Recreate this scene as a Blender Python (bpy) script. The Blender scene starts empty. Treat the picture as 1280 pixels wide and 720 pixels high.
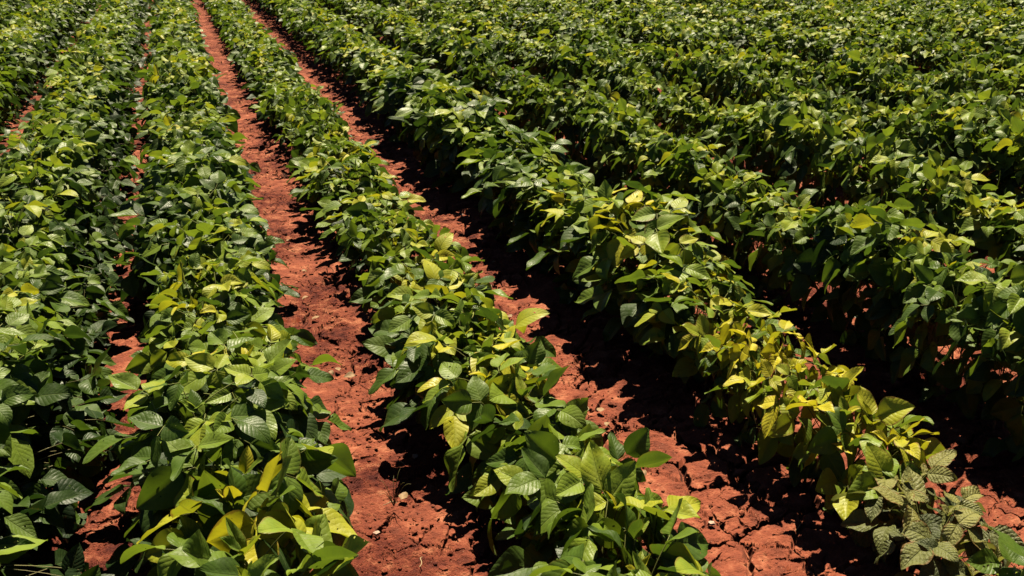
import bpy, math, random
import numpy as np
from mathutils import Vector, Matrix

random.seed(11)
rng = np.random.default_rng(11)
R = math.radians
S = bpy.context.scene
C = S.collection

# ------------------------------------------------------------------ camera
CAM_H, PITCH, YAW, F = 1.5, R(20.6), R(18.3), 1244.0
cam_d = bpy.data.cameras.new('camera')
cam = bpy.data.objects.new('camera', cam_d)
C.objects.link(cam)
cam.location = (0, 0, CAM_H)
cam.rotation_euler = (R(90) - PITCH, 0, -YAW)
cam_d.sensor_width = 36.0
cam_d.lens = 36.0 * F / 1280.0
cam_d.clip_start = 0.02
cam_d.clip_end = 2000
cam_d.dof.use_dof = True
cam_d.dof.focus_distance = 3.0
cam_d.dof.aperture_fstop = 16.0
S.camera = cam

# ------------------------------------------------------------------ sky, sun, exposure
SUN_EL, SUN_AZ = R(61), R(18)          # azimuth from +Y, clockwise positive
w = bpy.data.worlds.new('World')
S.world = w
w.use_nodes = True
nt = w.node_tree
bg = nt.nodes['Background']
sky = nt.nodes.new('ShaderNodeTexSky')
sky.sky_type = 'NISHITA'
sky.sun_disc = False
sky.air_density = 0.2
sky.dust_density = 0.0
sky.sun_elevation = SUN_EL
sky.sun_rotation = SUN_AZ
nt.links.new(sky.outputs[0], bg.inputs[0])
bg.inputs[1].default_value = 0.05
sd = bpy.data.lights.new('sun', 'SUN')
sd.energy = 5.0
sd.angle = R(0.5)
sd.color = (1.0, 0.88, 0.64)
sun = bpy.data.objects.new('sun', sd)
C.objects.link(sun)
sdir = Vector((math.sin(SUN_AZ) * math.cos(SUN_EL), math.cos(SUN_AZ) * math.cos(SUN_EL), math.sin(SUN_EL)))
sun.rotation_euler = sdir.to_track_quat('Z', 'Y').to_euler()
sun.location = sdir * 30
S.view_settings.view_transform = 'Standard'
S.view_settings.look = 'None'
S.view_settings.gamma = 1.0
S.view_settings.exposure = 0.82
S.view_settings.use_curve_mapping = False
S.cycles.max_bounces = 5
S.cycles.diffuse_bounces = 0
S.cycles.glossy_bounces = 1
S.cycles.transmission_bounces = 3
S.cycles.sample_clamp_indirect = 3.0

# row centre lines (x), crown height far/near, crown half width, and how they are named
SP = 0.745
ROW0 = 0.796
def row_x(k): return ROW0 + SP * k

cp, sp_, cy, sy = math.cos(PITCH), math.sin(PITCH), math.cos(YAW), math.sin(YAW)
def project(p):
    """world point -> photograph pixel (1280 wide); only used to choose which plants get a full model"""
    x, y, z = p[0], p[1], p[2] - CAM_H
    xr = x * cy - y * sy
    fw = x * sy + y * cy
    depth = fw * cp - z * sp_
    up = fw * sp_ + z * cp
    if depth < 0.05: return None
    return 640 + F * xr / depth, 360 - F * up / depth, depth

# ------------------------------------------------------------------ materials
def mat(name):
    m = bpy.data.materials.new(name)
    m.use_nodes = True
    m.node_tree.nodes.clear()
    return m, m.node_tree.nodes, m.node_tree.links

class G:
    """small helper for building node graphs"""
    def __init__(s, name):
        s.m, s.n, s.l = mat(name)
    def new(s, t, **kw):
        n = s.n.new(t)
        for k, v in kw.items(): setattr(n, k, v)
        return n
    def put(s, sock, v):
        if isinstance(v, bpy.types.NodeSocket): s.l.new(v, sock)
        elif v is not None: sock.default_value = v
    def math(s, op, a, b=None, c=None, clamp=False):
        n = s.new('ShaderNodeMath', operation=op, use_clamp=clamp)
        s.put(n.inputs[0], a); s.put(n.inputs[1], b)
        if c is not None: s.put(n.inputs[2], c)
        return n.outputs[0]
    def mix(s, f, a, b, mode='MIX'):
        n = s.new('ShaderNodeMix', data_type='RGBA', blend_type=mode)
        s.put(n.inputs[0], f); s.put(n.inputs[6], a); s.put(n.inputs[7], b)
        return n.outputs[2]
    def ramp(s, f, stops, interp='LINEAR'):
        n = s.new('ShaderNodeValToRGB')
        n.color_ramp.interpolation = interp
        e = n.color_ramp.elements
        while len(e) < len(stops): e.new(0.5)
        for i, (p, c) in enumerate(stops):
            e[i].position = p; e[i].color = tuple(c) + (1,) if len(c) == 3 else c
        s.put(n.inputs[0], f)
        return n.outputs[0]
    def noise(s, vec, scale, detail=3, rough=0.55, out=0, dist=0.0):
        n = s.new('ShaderNodeTexNoise')
        s.put(n.inputs['Vector'], vec)
        n.inputs['Scale'].default_value = scale
        n.inputs['Detail'].default_value = detail
        n.inputs['Roughness'].default_value = rough
        n.inputs['Distortion'].default_value = dist
        return n.outputs[out]
    def smooth(s, v, a, b, lo=0.0, hi=1.0):
        n = s.new('ShaderNodeMapRange', interpolation_type='SMOOTHSTEP')
        s.put(n.inputs[0], v)
        n.inputs[1].default_value = a; n.inputs[2].default_value = b
        n.inputs[3].default_value = lo; n.inputs[4].default_value = hi
        return n.outputs[0]

def leaf_material(name, crinkle=False):
    g = G(name)
    uv = g.new('ShaderNodeUVMap', uv_map='leaf').outputs[0]
    tn = g.new('ShaderNodeUVMap', uv_map='tint').outputs[0]
    su = g.new('ShaderNodeSeparateXYZ'); g.put(su.inputs[0], uv)
    st = g.new('ShaderNodeSeparateXYZ'); g.put(st.inputs[0], tn)
    u, t = su.outputs[0], su.outputs[1]
    rnd, yel = st.outputs[0], st.outputs[1]
    inst = g.new('ShaderNodeObjectInfo').outputs['Random']
    geo = g.new('ShaderNodeNewGeometry')
    pos = g.new('ShaderNodeTexCoord').outputs['Object']
    au = g.math('ABSOLUTE', u)
    # side veins run from the midrib outwards and forwards
    ph = g.math('SUBTRACT', g.math('MULTIPLY', t, 8.0), g.math('MULTIPLY', au, 2.1))
    ph = g.math('ADD', ph, g.math('MULTIPLY', rnd, 7.0))
    fr = g.math('ABSOLUTE', g.math('SUBTRACT', g.math('FRACT', ph), 0.5))     # 0 in mid cell, .5 on vein
    vein = g.smooth(fr, 0.43, 0.5)
    vein = g.math('MULTIPLY', vein, g.smooth(au, 0.98, 0.5, 0.0, 1.0))
    rib = g.smooth(au, 0.075, 0.02)
    lines = g.math('MAXIMUM', g.math('MULTIPLY', vein, 0.55), rib)
    # colours: dark blue-green old leaves (canopy shade painted in as well), mid green, young yellow-green, yellow
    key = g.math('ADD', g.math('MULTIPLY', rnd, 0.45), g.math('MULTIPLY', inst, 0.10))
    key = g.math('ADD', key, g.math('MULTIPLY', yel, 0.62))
    mott = g.noise(pos, 30.0, 3)
    key = g.math('ADD', key, g.math('MULTIPLY', g.math('SUBTRACT', mott, 0.5), 0.16), clamp=True)
    if crinkle:
        stops = [(0.0, (0.05, 0.068, 0.03)), (0.35, (0.10, 0.12, 0.05)), (0.7, (0.20, 0.22, 0.07)), (1.0, (0.34, 0.33, 0.10))]
    else:
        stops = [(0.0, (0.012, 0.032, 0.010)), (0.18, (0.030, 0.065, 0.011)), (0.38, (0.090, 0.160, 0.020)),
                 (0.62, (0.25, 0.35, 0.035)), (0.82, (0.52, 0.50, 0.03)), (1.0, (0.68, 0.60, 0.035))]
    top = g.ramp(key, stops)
    pale = g.mix(0.5, top, (0.34, 0.40, 0.12, 1))
    top = g.mix(g.math('MULTIPLY', lines, 0.26), top, pale)
    # worn spots and insect-eaten patches
    wear = g.smooth(g.noise(pos, 95.0, 2), 0.68, 0.76)
    wear = g.math('MULTIPLY', wear, g.smooth(g.noise(pos, 9.0, 2), 0.52, 0.62))
    top = g.mix(g.math('MULTIPLY', wear, 0.8), top, (0.16, 0.095, 0.03, 1))
    edge = g.math('MULTIPLY', g.smooth(g.math('ADD', au, g.math('MULTIPLY', g.noise(pos, 60.0, 3), 0.5)), 1.08, 1.22), g.smooth(yel, 0.45, 0.8))
    top = g.mix(g.math('MULTIPLY', edge, 0.8), top, (0.24, 0.11, 0.035, 1))
    under = g.mix(0.42, top, (0.24, 0.30, 0.13, 1))
    col = g.mix(geo.outputs['Backfacing'], top, under)
    # quilted relief between veins
    cell = g.math('SUBTRACT', 1.0, g.math('MULTIPLY', g.math('MULTIPLY', fr, fr), 4.0))
    relief = g.math('MULTIPLY', cell, g.smooth(au, 0.0, 0.2, 0.15, 0.55))
    relief = g.math('ADD', relief, g.math('MULTIPLY', g.noise(pos, 110.0 if not crinkle else 90.0, 3), 1.6 if not crinkle else 2.6))
    relief = g.math('SUBTRACT', relief, g.math('MULTIPLY', rib, 0.8))
    bump = g.new('ShaderNodeBump')
    bump.inputs['Strength'].default_value = 0.7 if not crinkle else 0.8
    bump.inputs['Distance'].default_value = 0.0012 if not crinkle else 0.0028
    g.put(bump.inputs['Height'], relief)
    p = g.new('ShaderNodeBsdfPrincipled')
    g.put(p.inputs['Base Color'], col)
    g.put(p.inputs['Roughness'], g.smooth(g.noise(pos, 18.0, 2), 0.3, 0.7, 0.38, 0.60))
    p.inputs['Specular IOR Level'].default_value = 0.36
    g.put(p.inputs['Normal'], bump.outputs[0])
    tr = g.new('ShaderNodeBsdfTranslucent')
    tc = g.mix(0.5, top, g.mix(1.0, top, (1.45, 1.5, 0.35, 1), 'MULTIPLY'))
    tc = g.mix(g.math('MULTIPLY', lines, 0.45), tc, g.mix(1.0, tc, (0.45, 0.45, 0.4, 1), 'MULTIPLY'))
    g.put(tr.inputs[0], tc)
    mx = g.new('ShaderNodeMixShader'); mx.inputs[0].default_value = 0.30
    g.l.new(p.outputs[0], mx.inputs[1]); g.l.new(tr.outputs[0], mx.inputs[2])
    # insect holes in some of the leaflets
    hole = g.math('MULTIPLY', g.math('GREATER_THAN', g.noise(pos, 85.0, 1), 0.735), g.math('GREATER_THAN', g.noise(pos, 7.0, 1), 0.50))
    hole = g.math('MULTIPLY', hole, g.math('GREATER_THAN', au, 0.12))
    tp = g.new('ShaderNodeBsdfTransparent')
    mh = g.new('ShaderNodeMixShader'); g.put(mh.inputs[0], hole)
    g.l.new(mx.outputs[0], mh.inputs[1]); g.l.new(tp.outputs[0], mh.inputs[2])
    out = g.new('ShaderNodeOutputMaterial')
    g.l.new(mh.outputs[0], out.inputs[0])
    return g.m

def stem_material():
    g = G('stem_green')
    pos = g.new('ShaderNodeTexCoord').outputs['Object']
    sx = g.new('ShaderNodeSeparateXYZ'); g.put(sx.inputs[0], pos)
    n = g.noise(pos, 60.0, 3)
    c = g.ramp(g.math('ADD', g.math('MULTIPLY', sx.outputs[2], 2.2), g.math('MULTIPLY', n, 0.3)),
               [(0.05, (0.16, 0.075, 0.04)), (0.4, (0.15, 0.15, 0.035)), (0.9, (0.24, 0.27, 0.06))])
    p = g.new('ShaderNodeBsdfPrincipled')
    g.put(p.inputs['Base Color'], c); p.inputs['Roughness'].default_value = 0.55
    out = g.new('ShaderNodeOutputMaterial'); g.l.new(p.outputs[0], out.inputs[0])
    return g.m

def soil_material(name, displace=True):
    g = G(name)
    pos = g.new('ShaderNodeTexCoord').outputs['Object']
    warp = g.noise(pos, 7.0, 3, out=1)
    vm = g.new('ShaderNodeVectorMath', operation='MULTIPLY_ADD')
    g.put(vm.inputs[0], warp); vm.inputs[1].default_value = (0.10, 0.10, 0.0); g.put(vm.inputs[2], pos)
    wp = vm.outputs[0]
    def cracks(scale, width):
        v = g.new('ShaderNodeTexVoronoi', feature='DISTANCE_TO_EDGE')
        g.put(v.inputs['Vector'], wp); v.inputs['Scale'].default_value = scale
        return g.smooth(v.outputs['Distance'], width, 0.0)
    patch = g.smooth(g.noise(pos, 1.9, 2), 0.42, 0.58)
    dv = g.new('ShaderNodeVectorMath', operation='DISTANCE'); g.put(dv.inputs[0], pos); dv.inputs[1].default_value = (1.22, 1.75, 0)
    near = g.smooth(dv.outputs['Value'], 0.95, 0.5)
    patch = g.math('MAXIMUM', patch, near)            # crusted plates here, crumbs there
    big = g.math('MULTIPLY', cracks(5.5, 0.045), g.math('MAXIMUM', near, g.smooth(g.noise(pos, 3.1, 2), 0.42, 0.56)))
    small = g.math('MULTIPLY', cracks(13.0, 0.06), g.smooth(g.noise(pos, 4.7, 2), 0.50, 0.62))
    crack = g.math('MAXIMUM', big, g.math('MULTIPLY', small, 0.55))
    clod = g.noise(pos, 34.0, 6, 0.62)
    clod2 = g.noise(pos, 11.0, 4, 0.6)
    grit = g.noise(pos, 190.0, 3, 0.6)
    rough = g.math('SUBTRACT', 1.0, g.math('MULTIPLY', patch, 0.72))
    lump = g.math('MULTIPLY', g.math('SUBTRACT', clod, 0.5), g.math('MULTIPLY', rough, 0.036))
    lump = g.math('ADD', lump, g.math('MULTIPLY', g.math('SUBTRACT', clod2, 0.5), 0.042))
    fine = g.math('MULTIPLY', g.math('SUBTRACT', grit, 0.5), g.math('MULTIPLY_ADD', rough, 0.004, 0.0018))
    h = g.math('ADD', g.math('ADD', lump, fine), g.math('MULTIPLY', crack, -0.026))
    # colour of the clay itself: dusty crust, darker crumbs
    c = g.ramp(g.noise(pos, 15.0, 5, 0.65), [(0.36, (0.075, 0.014, 0.012)), (0.46, (0.17, 0.036, 0.022)), (0.54, (0.25, 0.062, 0.034)), (0.66, (0.48, 0.18, 0.10))])
    c = g.mix(g.math('MULTIPLY', patch, 0.35), c, (0.38, 0.115, 0.062, 1))
    c = g.mix(g.smooth(g.noise(pos, 260.0, 2), 0.66, 0.72, 0, 0.5), c, (0.62, 0.34, 0.22, 1))
    p = g.new('ShaderNodeBsdfPrincipled')
    g.put(p.inputs['Base Color'], c); p.inputs['Roughness'].default_value = 0.9
    p.inputs['Specular IOR Level'].default_value = 0.2
    out = g.new('ShaderNodeOutputMaterial'); g.l.new(p.outputs[0], out.inputs[0])
    if displace:
        d = g.new('ShaderNodeDisplacement')
        d.inputs['Midlevel'].default_value = 0.0; d.inputs['Scale'].default_value = 1.0
        g.put(d.inputs['Height'], h)
        g.l.new(d.outputs[0], out.inputs['Displacement'])
        g.m.displacement_method = 'BOTH'
    return g.m

M_LEAF = leaf_material('soybean_leaf')
M_CRINK = leaf_material('crinkled_leaf', True)
M_STEM = stem_material()
M_SOIL = soil_material('red_clay')
M_CLOD = soil_material('red_clay_clod', False)
def plain(name, col, rough=0.7, var=0.3):
    g = G(name)
    pos = g.new('ShaderNodeTexCoord').outputs['Object']
    c = g.ramp(g.noise(pos, 120.0, 4), [(0.3, [x * (1 - var) for x in col]), (0.7, [min(1, x * (1 + var)) for x in col])])
    p = g.new('ShaderNodeBsdfPrincipled'); g.put(p.inputs['Base Color'], c); p.inputs['Roughness'].default_value = rough
    out = g.new('ShaderNodeOutputMaterial'); g.l.new(p.outputs[0], out.inputs[0])
    return g.m
M_STRAW = plain('dry_straw', (0.50, 0.36, 0.20))
M_DRY = plain('dead_leaf', (0.28, 0.17, 0.08))
M_STONE = plain('pale_stone', (0.55, 0.36, 0.28))

# ------------------------------------------------------------------ mesh helpers
def mesh_from(name, V, Q, mats, uv=None, tint=None, smooth=True):
    me = bpy.data.meshes.new(name)
    V = np.asarray(V, np.float32); Q = np.asarray(Q, np.int32)
    me.vertices.add(len(V)); me.vertices.foreach_set('co', V.ravel())
    me.loops.add(Q.size); me.loops.foreach_set('vertex_index', Q.ravel())
    me.polygons.add(len(Q))
    me.polygons.foreach_set('loop_start', np.arange(0, Q.size, Q.shape[1], dtype=np.int32))
    me.polygons.foreach_set('loop_total', np.full(len(Q), Q.shape[1], np.int32))
    me.polygons.foreach_set('use_smooth', np.full(len(Q), smooth))
    for m in mats: me.materials.append(m)
    idx = Q.ravel()
    if uv is not None:
        l = me.uv_layers.new(name='leaf'); l.data.foreach_set('uv', np.asarray(uv, np.float32)[idx].ravel())
    if tint is not None:
        l = me.uv_layers.new(name='tint'); l.data.foreach_set('uv', np.asarray(tint, np.float32)[idx].ravel())
    me.update(calc_edges=True)
    return me

def nrm(a):
    return a / (np.linalg.norm(a, axis=-1, keepdims=True) + 1e-9)

def leaflet_shape(nu, nv, r, crinkle=False):
    """one leaflet of length 1 along +y, facing +z: broad oval with a point, folded at the midrib and arched"""
    U = np.linspace(-1, 1, nu); T = np.linspace(0, 1, nv)
    width = r.uniform(0.30, 0.42)
    prof = np.sin(np.pi * T ** 0.72) ** 0.74 * (1 - 0.22 * T ** 2)
    prof[0] = 0.012; prof[-1] = 0.008
    bend = r.uniform(-0.25, 1.15); fold = r.uniform(0.05, 0.75); side = r.uniform(-0.35, 0.35); twist = r.uniform(-0.6, 0.6)
    wav, wp = r.uniform(0.015, 0.05), r.uniform(0, 6.3)
    if crinkle: bend = r.uniform(0.2, 0.9); wav *= 1.6; prof = prof ** 0.9
    ang = bend * (T - 0.25) ** 1 * 1.3
    ds = 1.0 / (nv - 1)
    yc = np.concatenate([[0], np.cumsum(np.cos((ang[1:] + ang[:-1]) / 2) * ds)])
    zc = np.concatenate([[0], -np.cumsum(np.sin((ang[1:] + ang[:-1]) / 2) * ds)])
    V = []
    for i, t in enumerate(T):
        hw = width * prof[i]
        for u in U:
            x = u * hw
            z = fold * abs(x) * (1 - 0.4 * abs(u)) + wav * math.sin(9 * t + wp + (2 if u > 0 else 0)) * abs(u) ** 1.5
            z += 0.004 * math.cos(t * 50 - abs(u) * 13) * min(1, abs(u) * 3) * (1.2 if crinkle else 1.0) * (nv > 6)
            a = twist * t
            x2 = x * math.cos(a) - z * math.sin(a); z2 = x * math.sin(a) + z * math.cos(a)
            x2 += side * t * t * 0.25
            ca, sa = math.cos(ang[i]), math.sin(ang[i])
            V.append((x2, yc[i] + z2 * sa, zc[i] + z2 * ca))
    Q = [(i * nu + j, i * nu + j + 1, (i + 1) * nu + j + 1, (i + 1) * nu + j) for i in range(nv - 1) for j in range(nu - 1)]
    uv = [(u, t) for t in T for u in U]
    return np.array(V), np.array(Q), np.array(uv)

LOD = {}
for lod, (nu, nv) in {0: (9, 13), 1: (5, 6), 2: (3, 4)}.items():
    r = random.Random(5)
    LOD[lod] = [leaflet_shape(nu, nv, r) for _ in range(18)]
r = random.Random(8)
CRK = [leaflet_shape(9, 15, r, True) for _ in range(10)]

def tube(pts, r0, r1, n=5):
    pts = np.array(pts); m = len(pts)
    tan = nrm(np.gradient(pts, axis=0))
    ref = np.array([0.31, 0.17, 0.93]) if abs(tan[0][2]) < 0.8 else np.array([1, 0.1, 0])
    a = nrm(np.cross(tan, ref)); b = np.cross(tan, a)
    th = np.linspace(0, 2 * np.pi, n, endpoint=False)
    rr = np.linspace(r0, r1, m)[:, None, None]
    V = pts[:, None, :] + rr * (np.cos(th)[None, :, None] * a[:, None, :] + np.sin(th)[None, :, None] * b[:, None, :])
    Q = [(i * n + j, i * n + (j + 1) % n, (i + 1) * n + (j + 1) % n, (i + 1) * n + j) for i in range(m - 1) for j in range(n)]
    return V.reshape(-1, 3), np.array(Q)

class Acc:
    def __init__(s): s.V, s.Q, s.U, s.T, s.n = [], [], [], [], 0
    def add(s, V, Q, uv=None, tint=None):
        s.V.append(V); s.Q.append(Q + s.n); s.n += len(V)
        if uv is not None:
            s.U.append(uv); s.T.append(np.tile(tint, (len(V), 1)))
    def mesh(s, name, mats):
        return mesh_from(name, np.concatenate(s.V), np.concatenate(s.Q), mats,
                         np.concatenate(s.U) if s.U else None, np.concatenate(s.T) if s.T else None)

def v3(*a): return np.array(a, float)

def grow(r, H, Rad, n, L, yel, lod=0, crinkle=False, acc=None, M=None, off=None, steep=0.0, lowf=.12):
    """a bushy plant: main stem, branches, long leaf stalks each ending in three leaflets.
    returns (foliage, young, stems) accumulators"""
    fol, young, st = acc if acc else (Acc(), Acc(), Acc())
    shapes = CRK if crinkle else LOD[lod]
    off = v3(0, 0, 0) if off is None else off
    nb = r.randint(3, 4)
    stems = []
    lean = v3(r.uniform(-.1, .1), r.uniform(-.1, .1), 0)
    def stem_line(p0, p1, k=7, bow=0.02):
        t = np.linspace(0, 1, k)[:, None]
        side = v3(r.uniform(-1, 1), r.uniform(-1, 1), 0) * bow
        return p0 + (p1 - p0) * t + side * np.sin(t * np.pi) + v3(0, 0, -0.25 * 0) * t
    main = stem_line(v3(0, 0, -0.02), lean * H + v3(0, 0, H * 0.93))
    stems.append((main, 0.0042, 0.0016))
    for b in range(nb):
        a = b * 2.4 + r.uniform(-.5, .5)
        z0 = H * r.uniform(.08, .35)
        p0 = main[0] + (main[-1] - main[0]) * (z0 / H)
        rr = Rad * r.uniform(.35, .62)
        p1 = v3(math.cos(a) * rr, math.sin(a) * rr, H * r.uniform(.62, .86))
        l = stem_line(p0, p1)
        l[:, 2] += np.sin(np.linspace(0, 1, 7) * np.pi) * -0.02
        stems.append((l, 0.0028, 0.0012))
    if lod < 2:
        for l, a, b in stems: 
            V, Q = tube(l + off, a, b, 6 if lod == 0 else 4); st.add(V, Q)
    nodes = np.concatenate([l[1:] for l, _, _ in stems])
    for i in range(n):
        q = (i + r.random()) / n
        low = q < lowf
        hf = (0.10 + (.12 if lowf > .35 else .28) * q / lowf) if low else 0.50 + 0.52 * ((q - lowf) / (1 - lowf)) ** .85
        az = i * 2.399 + r.uniform(-.5, .5)
        env = math.sqrt(max(0.0, 1 - max(0, (hf - .62) / .46) ** 2.4)) * (1.6 if low and lowf > .35 else 1.3 if low and lowf > .2 else 0.55 if low else 1.0)
        rad = Rad * env * (r.uniform(.3, 1.0) ** 0.6)
        P = v3(math.cos(az) * rad, math.sin(az) * rad, H * hf + r.uniform(-.03, .03))
        P[2] = max(P[2], 0.035)
        # stalk leaves the node that lies inwards and below
        d = np.linalg.norm((nodes - (P - v3(math.cos(az), math.sin(az), 1.3) * 0.07)), axis=1)
        A = nodes[int(np.argmin(d))]
        out = v3(math.cos(az), math.sin(az), 0)
        if lod < 2:
            t = np.linspace(0, 1, 6)[:, None]
            mid = (A + P) / 2 + v3(0, 0, 0.018)
            line = (1 - t) ** 2 * A + 2 * t * (1 - t) * mid + t * t * P
            V, Q = tube(line + off, 0.0017 if not crinkle else .0022, 0.0011, 5 if lod == 0 else 3); st.add(V, Q)
        topn = max(0.0, (hf - .55) / .45)
        N = v3(0, 0, 1.0) + out * (0.10 + 0.9 * (1 - hf)) * r.uniform(.3, 1.3) * (1 + steep) + v3(r.gauss(0, .40 + .2 * steep), r.gauss(0, .40 + .2 * steep), 0)
        N = nrm(N)
        D = out + v3(r.gauss(0, .35), r.gauss(0, .35), 0.15 - 0.35 * (1 - hf))
        D = nrm(D - N * np.dot(D, N))
        X = np.cross(D, N)
        size = L * (0.78 + 0.34 * r.random()) * (1.0 - 0.22 * topn)
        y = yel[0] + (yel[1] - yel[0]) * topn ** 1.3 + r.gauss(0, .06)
        tr_ = r.random() * (.35 + .65 * min(1, hf / .6))  # lower leaves tinted darker: older green plus shade inside the crown put into colour
        tgt = young if topn > 0.72 else fol
        for j, (da, ln, gap) in enumerate(((0, 1.0, .028), (1.35, .88, .004), (-1.35, .88, .004))):
            a = da + r.uniform(-.22, .22)
            d2 = D * math.cos(a) + X * math.sin(a)
            pitch = r.gauss(-0.12, .30) - (0.10 if da == 0 else 0)
            d3 = d2 * math.cos(pitch) + N * math.sin(pitch)
            n3 = N * math.cos(pitch) - d2 * math.sin(pitch)
            x3 = np.cross(d3, n3)
            roll = r.gauss(0, .32) + (0.18 if da > 0 else -0.18 if da < 0 else 0)
            x4 = x3 * math.cos(roll) + n3 * math.sin(roll)
            n4 = n3 * math.cos(roll) - x3 * math.sin(roll)
            V, Q, uv = shapes[r.randrange(len(shapes))]
            s = size * ln
            B = P + (D if da == 0 else d2) * gap
            W = B + s * (V[:, :1] * x4 + V[:, 1:2] * d3 + V[:, 2:3] * n4)
            W[:, 2] = np.maximum(W[:, 2], 0.006)
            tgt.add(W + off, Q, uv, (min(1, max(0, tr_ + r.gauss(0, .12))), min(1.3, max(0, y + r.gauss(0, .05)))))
            if da == 0 and lod == 0:
                V, Q = tube(np.stack([P, (P + B) / 2, B]) + off, .0011, .0009, 4); st.add(V, Q)
    # folded bright shoot tips at the ends of stem and branches
    for l, _, _ in stems[:3 if lod < 2 else 1]:
        for j in range(3):
            V, Q, uv = shapes[r.randrange(len(shapes))]
            a = j * 2.1 + r.random()
            d3 = nrm(v3(math.cos(a) * .6, math.sin(a) * .6, r.uniform(.4, 1.2)))
            x3 = nrm(np.cross(d3, v3(0, 0, 1))); n3 = np.cross(x3, d3)
            s = L * r.uniform(.3, .55)
            W = l[-1] + s * (V[:, :1] * x3 * .7 + V[:, 1:2] * d3 + V[:, 2:3] * n3)
            young.add(W + off, Q, uv, (r.random(), min(1.2, yel[1] + .12)))
    return fol, young, st

# ------------------------------------------------------------------ ground: one sheet, finest where the bare soil is close
def graded(lo, a, b, hi, fine, growth=1.035):
    mid = list(np.arange(a, b, fine))
    left, s, x = [], fine, a
    while x > lo: s *= growth; x -= s; left.append(x)
    right, s, x = [], fine, mid[-1]
    while x < hi: s *= growth; x += s; right.append(x)
    return np.array(left[::-1] + mid + right)
gx = graded(-600, -0.05, 1.55, 600, 0.0045, 1.03)
gy = graded(-600, 1.35, 3.2, 900, 0.005, 1.012)
X, Y = np.meshgrid(gx, gy)
Z = -0.018 + 0.018 * np.cos((X - ROW0) / SP * 2 * np.pi)
Z *= np.exp(-(np.hypot(X, Y) / 60) ** 2)
nx, ny = len(gx), len(gy)
ii = (np.arange(ny - 1)[:, None] * nx + np.arange(nx - 1)[None, :]).ravel()
Q = np.stack([ii, ii + 1, ii + nx + 1, ii + nx], 1)
me = mesh_from('ground', np.stack([X, Y, Z], -1).reshape(-1, 3), Q, [M_SOIL])
ground = bpy.data.objects.new('ground', me); C.objects.link(ground)
ground['kind'] = 'structure'
print('ground', nx, ny)

# ------------------------------------------------------------------ plants
ORD = {}
ones = ['', 'first', 'second', 'third', 'fourth', 'fifth', 'sixth', 'seventh', 'eighth', 'ninth', 'tenth', 'eleventh', 'twelfth',
        'thirteenth', 'fourteenth', 'fifteenth', 'sixteenth', 'seventeenth', 'eighteenth', 'nineteenth']
def ordinal(n):
    if n < 20: return ones[n]
    t, o = divmod(n, 10)
    if o == 0: return ['', '', 'twentieth', 'thirtieth', 'fortieth', 'fiftieth', 'sixtieth', 'seventieth'][t]
    return ['', '', 'twenty', 'thirty', 'forty', 'fifty', 'sixty', 'seventy'][t] + '-' + ones[o]
def row_name(k):
    if k == 0: return 'row between the bare strips'
    side = 'right' if k > 0 else 'left'
    return f'{ordinal(abs(k))} row {side} of bare strips'

# where the photograph shows yellowing (x, y, radius, strength) and crinkled grey-green plants
YEL = [(262, 620, 60, .5), (315, 590, 50, .45), (820, 650, 80, .45), (640, 500, 70, .42), (560, 380, 80, .36), (800, 290, 75, .5), (985, 470, 70, .85), (1030, 520, 60, 1.0), (1085, 580, 80, 1.1),
       (940, 400, 70, .65), (1150, 630, 60, .9), (560, 400, 90, .3), (1210, 430, 90, .35), (960, 200, 120, .25), (1200, 230, 140, .25), (470, 240, 60, .2),
       (300, 430, 90, .15), (1000, 130, 150, .15)]
CRI = [(1200, 590, 60), (1235, 670, 120), (1150, 700, 45), (45, 670, 85)]
STEP = 0.165
def dims(k, y):
    """crown height and radius along a row"""
    if k == 0: H, Rd = 0.27 + 0.02 * math.sin(y * 1.3), 0.185 + .02 * math.sin(y * 2.7)
    elif k == -1: H, Rd = 0.31 + .09 * min(1, max(0, (y - 1.4) / 1.4)), 0.17 + .03 * min(1, max(0, (y - 1.4) / 1.4)) + .02 * math.sin(y * 3.3)
    elif k == 1:
        f = min(1, max(0, (y - 1.5) / 1.8)); H, Rd = 0.22 + .20 * f, 0.13 + .065 * f
    elif k > 1:
        f = min(1, max(0, (y - 1.0) / 1.2)); H, Rd = 0.36 + .09 * f, 0.155 - .02 * min(1, max(0, (y - 3) / 4))
    elif k == -2: H, Rd = 0.34 + .08 * min(1, max(0, (y - .8))), 0.195
    else: H, Rd = 0.44, 0.185
    return H, Rd

cands = []
for k in range(-9, 30):
    y = 0.2 + random.random() * STEP
    while y < 30:
        x = row_x(k) + random.gauss(0, .022) - (.03 if k == -1 else .015 if k == 0 else 0) + (.03 if k == 1 else .03 if k == -2 else 0)
        H, Rd = dims(k, y)
        cl = 1 + 0.08 * math.sin(y * 2.1 + k * 1.7) + 0.06 * math.sin(y * 5.3 + k * 2.9) + random.gauss(0, .07)
        H *= cl; Rd *= 0.5 + 0.5 * cl
        pts = [project((x + a * Rd * .8, y + b * Rd * .8, z)) for a in (-1, 0, 1) for b in (-1, 0, 1) for z in (H * .4, H * .95)]
        pts = [p for p in pts if p]
        vis = sum(1 for p in pts if 0 < p[0] < 1280 and 0 < p[1] < 720)
        top = project((x, y, H * .85))
        cands.append(dict(k=k, x=x, y=y, H=H, Rd=Rd, vis=vis / 18, top=top, depth=(top[2] if top else 99)))
        y += STEP * random.uniform(.8, 1.2) * (1.0 if k != 0 else .95)
inview = [c for c in cands if c['vis'] >= 0.22]
inview.sort(key=lambda c: c['depth'] / math.sqrt(min(1, c['vis'] + .1)))
ind = inview[:298]
ids = {id(c) for c in ind}
print('plants in view', len(inview), 'candidates', len(cands), 'far depth', max(c['depth'] for c in ind))

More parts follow.
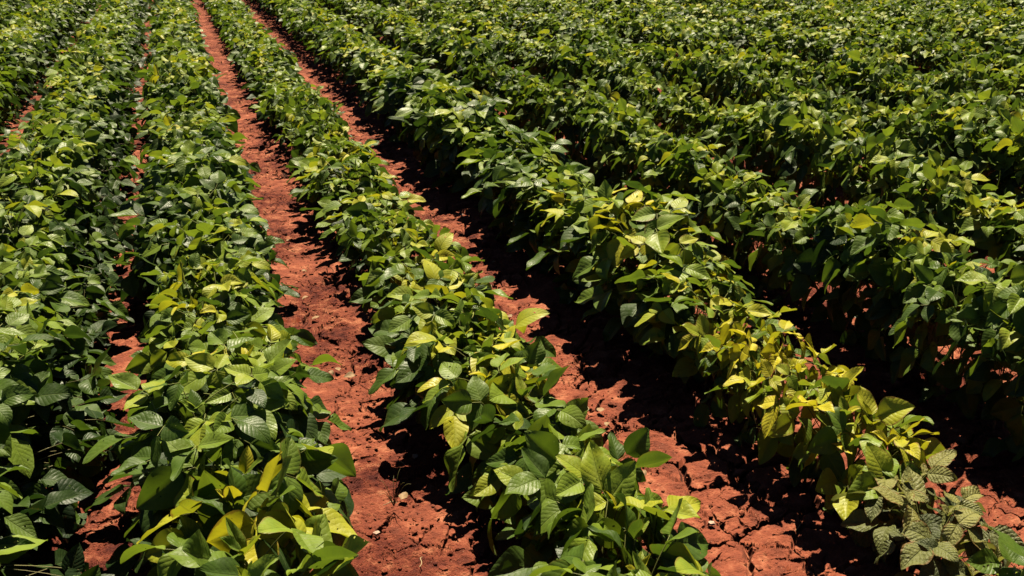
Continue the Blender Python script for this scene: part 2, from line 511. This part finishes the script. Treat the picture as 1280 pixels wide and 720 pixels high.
# plants drawn one by one: a library of kinds, then copies
LIB = {}
def library(size, ycls, var, crinkle=False):
    key = (size, ycls, var, crinkle)
    if key in LIB: return LIB[key]
    r = random.Random(hash(key) & 0xffff if False else (size * 1000 + ycls * 100 + var * 10 + crinkle))
    H, Rd, n, L = [(.25, .17, 19, .112), (.32, .25, 27, .114), (.44, .18, 30, .120), (.27, .18, 17, .134), (.42, .205, 42, .110), (.42, .195, 54, .104)][size]
    yel = [(0.0, .33), (0.10, .50), (0.30, .72), (0.46, 1.08)][ycls]
    if crinkle: n, L, yel, H = 12, .125, (.25, .9), .25
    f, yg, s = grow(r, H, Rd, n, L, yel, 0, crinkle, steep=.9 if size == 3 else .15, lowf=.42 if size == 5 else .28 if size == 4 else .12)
    lm = M_CRINK if crinkle else M_LEAF
    LIB[key] = (f.mesh('foliage', [lm]), yg.mesh('young_leaves', [lm]), s.mesh('stem', [M_STEM]), H, Rd)
    return LIB[key]

counts = {}
ind.sort(key=lambda c: (c['k'], c['y']))
for c in ind:
    k = c['k']; n = counts[k] = counts.get(k, 0) + 1
    tx, ty, _ = c['top']
    ys = 0.0
    for (px, py, pr, s_) in YEL:
        d = math.hypot(tx - px, ty - py) / pr
        if d < 1.3: ys = max(ys, s_ * (1 - .35 * d))
    cri = any(math.hypot(tx - px, ty - py) < pr for px, py, pr in CRI)
    ys += random.gauss(0, .05)
    yc = 3 if ys > .62 else 2 if ys > .38 else 1 if ys > .12 or random.random() < (.9 if k == 0 else .3 if k in (-1, 1) else .2) else 0
    if yc == 3 and random.random() < .4: yc = 2
    size = 0 if c['H'] < .275 else 1 if c['H'] < .355 else 2
    if size >= 1 and k < 0 and c['Rd'] > .15 and not (k == -1 and c['y'] < 2.1): size = 4
    if size == 4 and k == -2: size = 5
    if c['y'] < (2.7 if k == 0 else 2.1) and k in (-1, 0, 1): size = 3
    if cri: size, yc = 0, 1
    f, yg, s, H0, R0 = library(size, yc, random.randrange(6 if not cri else 3), cri)
    ob = bpy.data.objects.new('crinkled_weed' if cri else 'soybean_plant', None); C.objects.link(ob)
    ob.empty_display_size = .05
    ob.location = (c['x'], c['y'], 0.0)
    ob.rotation_euler = (random.gauss(0, .05), random.gauss(0, .05), random.uniform(0, 6.28))
    sc_ = c['Rd'] / R0
    ob.scale = (sc_, sc_, min(1.25, max(.8, c['H'] / H0)))
    for nm, m_ in (('foliage', f), ('young_leaves', yg), ('stem', s)):
        ch = bpy.data.objects.new(nm, m_); C.objects.link(ch); ch.parent = ob
    if cri:
        look = 'crinkled grey-green leafy weed'; 
    else:
        look = [('green', 'green'), ('light green', 'green'), ('yellowish', 'y'), ('bright yellow', 'y')][yc][0]
        if c['H'] / 1 < .24: look = 'low ' + look
        elif c['H'] > .44: look = 'tall ' + look
        look += ' soybean plant'
    ob['category'] = 'weed' if cri else 'soybean plant'
    ob['label'] = f'{look}, {ordinal(n)} from near end, {row_name(k)}'
    ob['group'] = 'crinkled weeds at the near ends of the rows' if cri else 'soybean plants standing in the rows'

# everything further off: one mass of plants in the same rows
acc = (Acc(), Acc(), Acc())
r = random.Random(77)
nfar = 0
for c in cands:
    if id(c) in ids: continue
    cx = c['x'] * cy - c['y'] * sy; fw = c['x'] * sy + c['y'] * cy
    if abs(cx) > 0.53 * fw + 1.3 or fw > 27 or fw < 0.3: continue
    far = c['depth']
    lod = 1 if far < 11 else 2
    n = 28 if far < 14 else 20
    if c['vis'] == 0 and fw < 9: lod = 1; n = 18
    H, Rd = c['H'], c['Rd']
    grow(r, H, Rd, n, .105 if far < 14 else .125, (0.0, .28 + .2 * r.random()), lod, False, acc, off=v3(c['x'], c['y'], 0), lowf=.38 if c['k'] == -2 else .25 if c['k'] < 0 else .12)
    nfar += 1
A = Acc()
for a in acc[:2]: A.V += a.V; A.U += a.U; A.T += a.T
off_, Qs = 0, []
base = 0
Qs = list(acc[0].Q) + [q + acc[0].n for q in acc[1].Q]
A.Q = Qs
far_leaves = A.mesh('distant_crop', [M_LEAF])
fo = bpy.data.objects.new('distant_crop', far_leaves); C.objects.link(fo)
fo['kind'] = 'stuff'; fo['label'] = 'dense green mass of soybean foliage in the far rows at the top'; fo['category'] = 'crop'
fs = bpy.data.objects.new('crop_stalks', acc[2].mesh('crop_stalks', [M_STEM])); C.objects.link(fs)
fs.parent = fo; fs['kind'] = 'stuff'
print('far plants', nfar, 'verts', len(far_leaves.vertices))

# ------------------------------------------------------------------ soil crumbs and small litter on the bare strips
def clod_mesh(r, s):
    import bmesh
    bm = bmesh.new(); bmesh.ops.create_icosphere(bm, subdivisions=1, radius=s)
    for v in bm.verts:
        v.co *= r.uniform(.6, 1.25); v.co.z *= .6
    V = np.array([v.co[:] for v in bm.verts]); T = np.array([[v.index for v in f.verts] for f in bm.faces]); bm.free()
    return V, T
r = random.Random(3)
shapes = [clod_mesh(r, 1) for _ in range(12)]
VV, TT, n0 = [], [], 0
for i in range(7500):
    k = r.choice((-1, 0, 0, 0, 1)); 
    y = 0.9 + 7 * r.random() ** 1.7
    x = row_x(k) - SP / 2 + SP * (1 if r.random() < .5 else 0) + r.gauss(0, .10)
    s = min(.012, .0016 + r.expovariate(1 / .0019)) * (1 + y * .05)
    V, T = shapes[r.randrange(12)]
    a = r.uniform(0, 6.28); ca, sa = math.cos(a), math.sin(a)
    z = -0.018 + 0.018 * math.cos((x - ROW0) / SP * 2 * math.pi)
    W = np.stack([V[:, 0] * ca - V[:, 1] * sa, V[:, 0] * sa + V[:, 1] * ca, V[:, 2]], 1) * s + np.array([x, y, z + s * .2])
    VV.append(W); TT.append(T + n0); n0 += len(V)
cr = bpy.data.objects.new('soil_crumbs', mesh_from('soil_crumbs', np.concatenate(VV), np.concatenate(TT), [M_CLOD], smooth=False))
C.objects.link(cr); cr['kind'] = 'stuff'; cr['label'] = 'loose red clay crumbs scattered on the bare soil strips'; cr['category'] = 'soil'

def unproject(px, py, z=0.0):
    a, b = (px - 640) / F, (360 - py) / F
    fw = cp + b * sp_; up = -sp_ + b * cp
    # direction: forward*fw + right*a + up
    t = (z - CAM_H) / up
    return ((a * cy + fw * sy) * t, (-a * sy + fw * cy) * t)

def simple(name, V, Q, m, loc, label, cat, group=None, rz=0, smooth=True):
    o = bpy.data.objects.new(name, mesh_from(name, V, Q, [m], smooth=smooth)); C.objects.link(o)
    o.location = loc; o.rotation_euler = (0, 0, rz); o['label'] = label; o['category'] = cat
    if group: o['group'] = group
    return o
r = random.Random(21)
for (px, py, lab) in [(519, 562, 'pale broken clod in the left bare strip, the upper of two'), (470, 657, 'pale broken clod in the left bare strip, the nearer of two'),
                      (890, 645, 'pale lump at the shade edge in the right bare strip'), (577, 264, 'small pale stone high in the right bare strip')]:
    x, y = unproject(px, py)
    V, T = clod_mesh(r, .011 if px != 577 else .014)
    simple('pale_stone', V, T, M_STONE, (x, y, -.022), lab, 'stone', 'pale lumps lying on the red soil', r.random() * 6, False)
for (px, py, ln, rz, lab) in [(497, 572, .05, 2.2, 'short dry straw in the left bare strip beside a pale clod'), (526, 695, .04, 1.0, 'short dry straw near the bottom of the left bare strip'),
                              (1000, 652, .06, .3, 'dry twig lying in the shade beside the right bare strip'), (487, 623, .035, 2.9, 'dry straw under the thin weed seedling'),
                              (735, 505, .03, .9, 'tiny straw beside the middle row in the right bare strip')]:
    x, y = unproject(px, py)
    t = np.linspace(-.5, .5, 6)
    L_ = np.stack([t * ln, .006 * np.sin(t * 5), .004 + .004 * np.cos(t * 4)], 1)
    V, Q = tube(L_, .0016, .0010, 5)
    simple('dry_straw', V, Q, M_STRAW, (x, y, -.02), lab, 'straw', 'straw bits on the red soil', rz)
# curled scraps of dead leaf on the soil
for i in range(18):
    k = (0, 1)[i % 2]
    y = 1.7 + 3.2 * random.random(); x = row_x(k) - SP / 2 + random.gauss(0, .07)
    V, Q, _ = LOD[1][random.randrange(18)]
    sc_ = random.uniform(.022, .045)
    side = 'left' if k == 0 else 'right'
    simple('dead_leaf', V * sc_ + np.array([0, 0, .004]), Q, M_DRY, (x, y, -.022), f'small curled brown dead leaf lying loose on the {side} bare soil strip', 'dead leaf',
           f'dead leaf scraps on the {side} bare strip', random.random() * 6.28)
# thin weed seedling in the left bare strip
x, y = unproject(492, 625)
o = bpy.data.objects.new('weed_seedling', None); C.objects.link(o); o.location = (x, y, -.02)
o['label'] = 'thin wiry weed seedling standing alone in the left bare strip'; o['category'] = 'weed'
for i in range(7):
    a = i * .9 + r.random(); t = np.linspace(0, 1, 7)[:, None]
    e = v3(math.cos(a) * .05, math.sin(a) * .05, r.uniform(.035, .08))
    line = t * e + v3(0, 0, .03) * np.sin(t * 2.6)
    V, Q = tube(line, .0012, .0003, 4)
    b = bpy.data.objects.new('blade', mesh_from('blade', V, Q, [M_STEM])); C.objects.link(b); b.parent = o
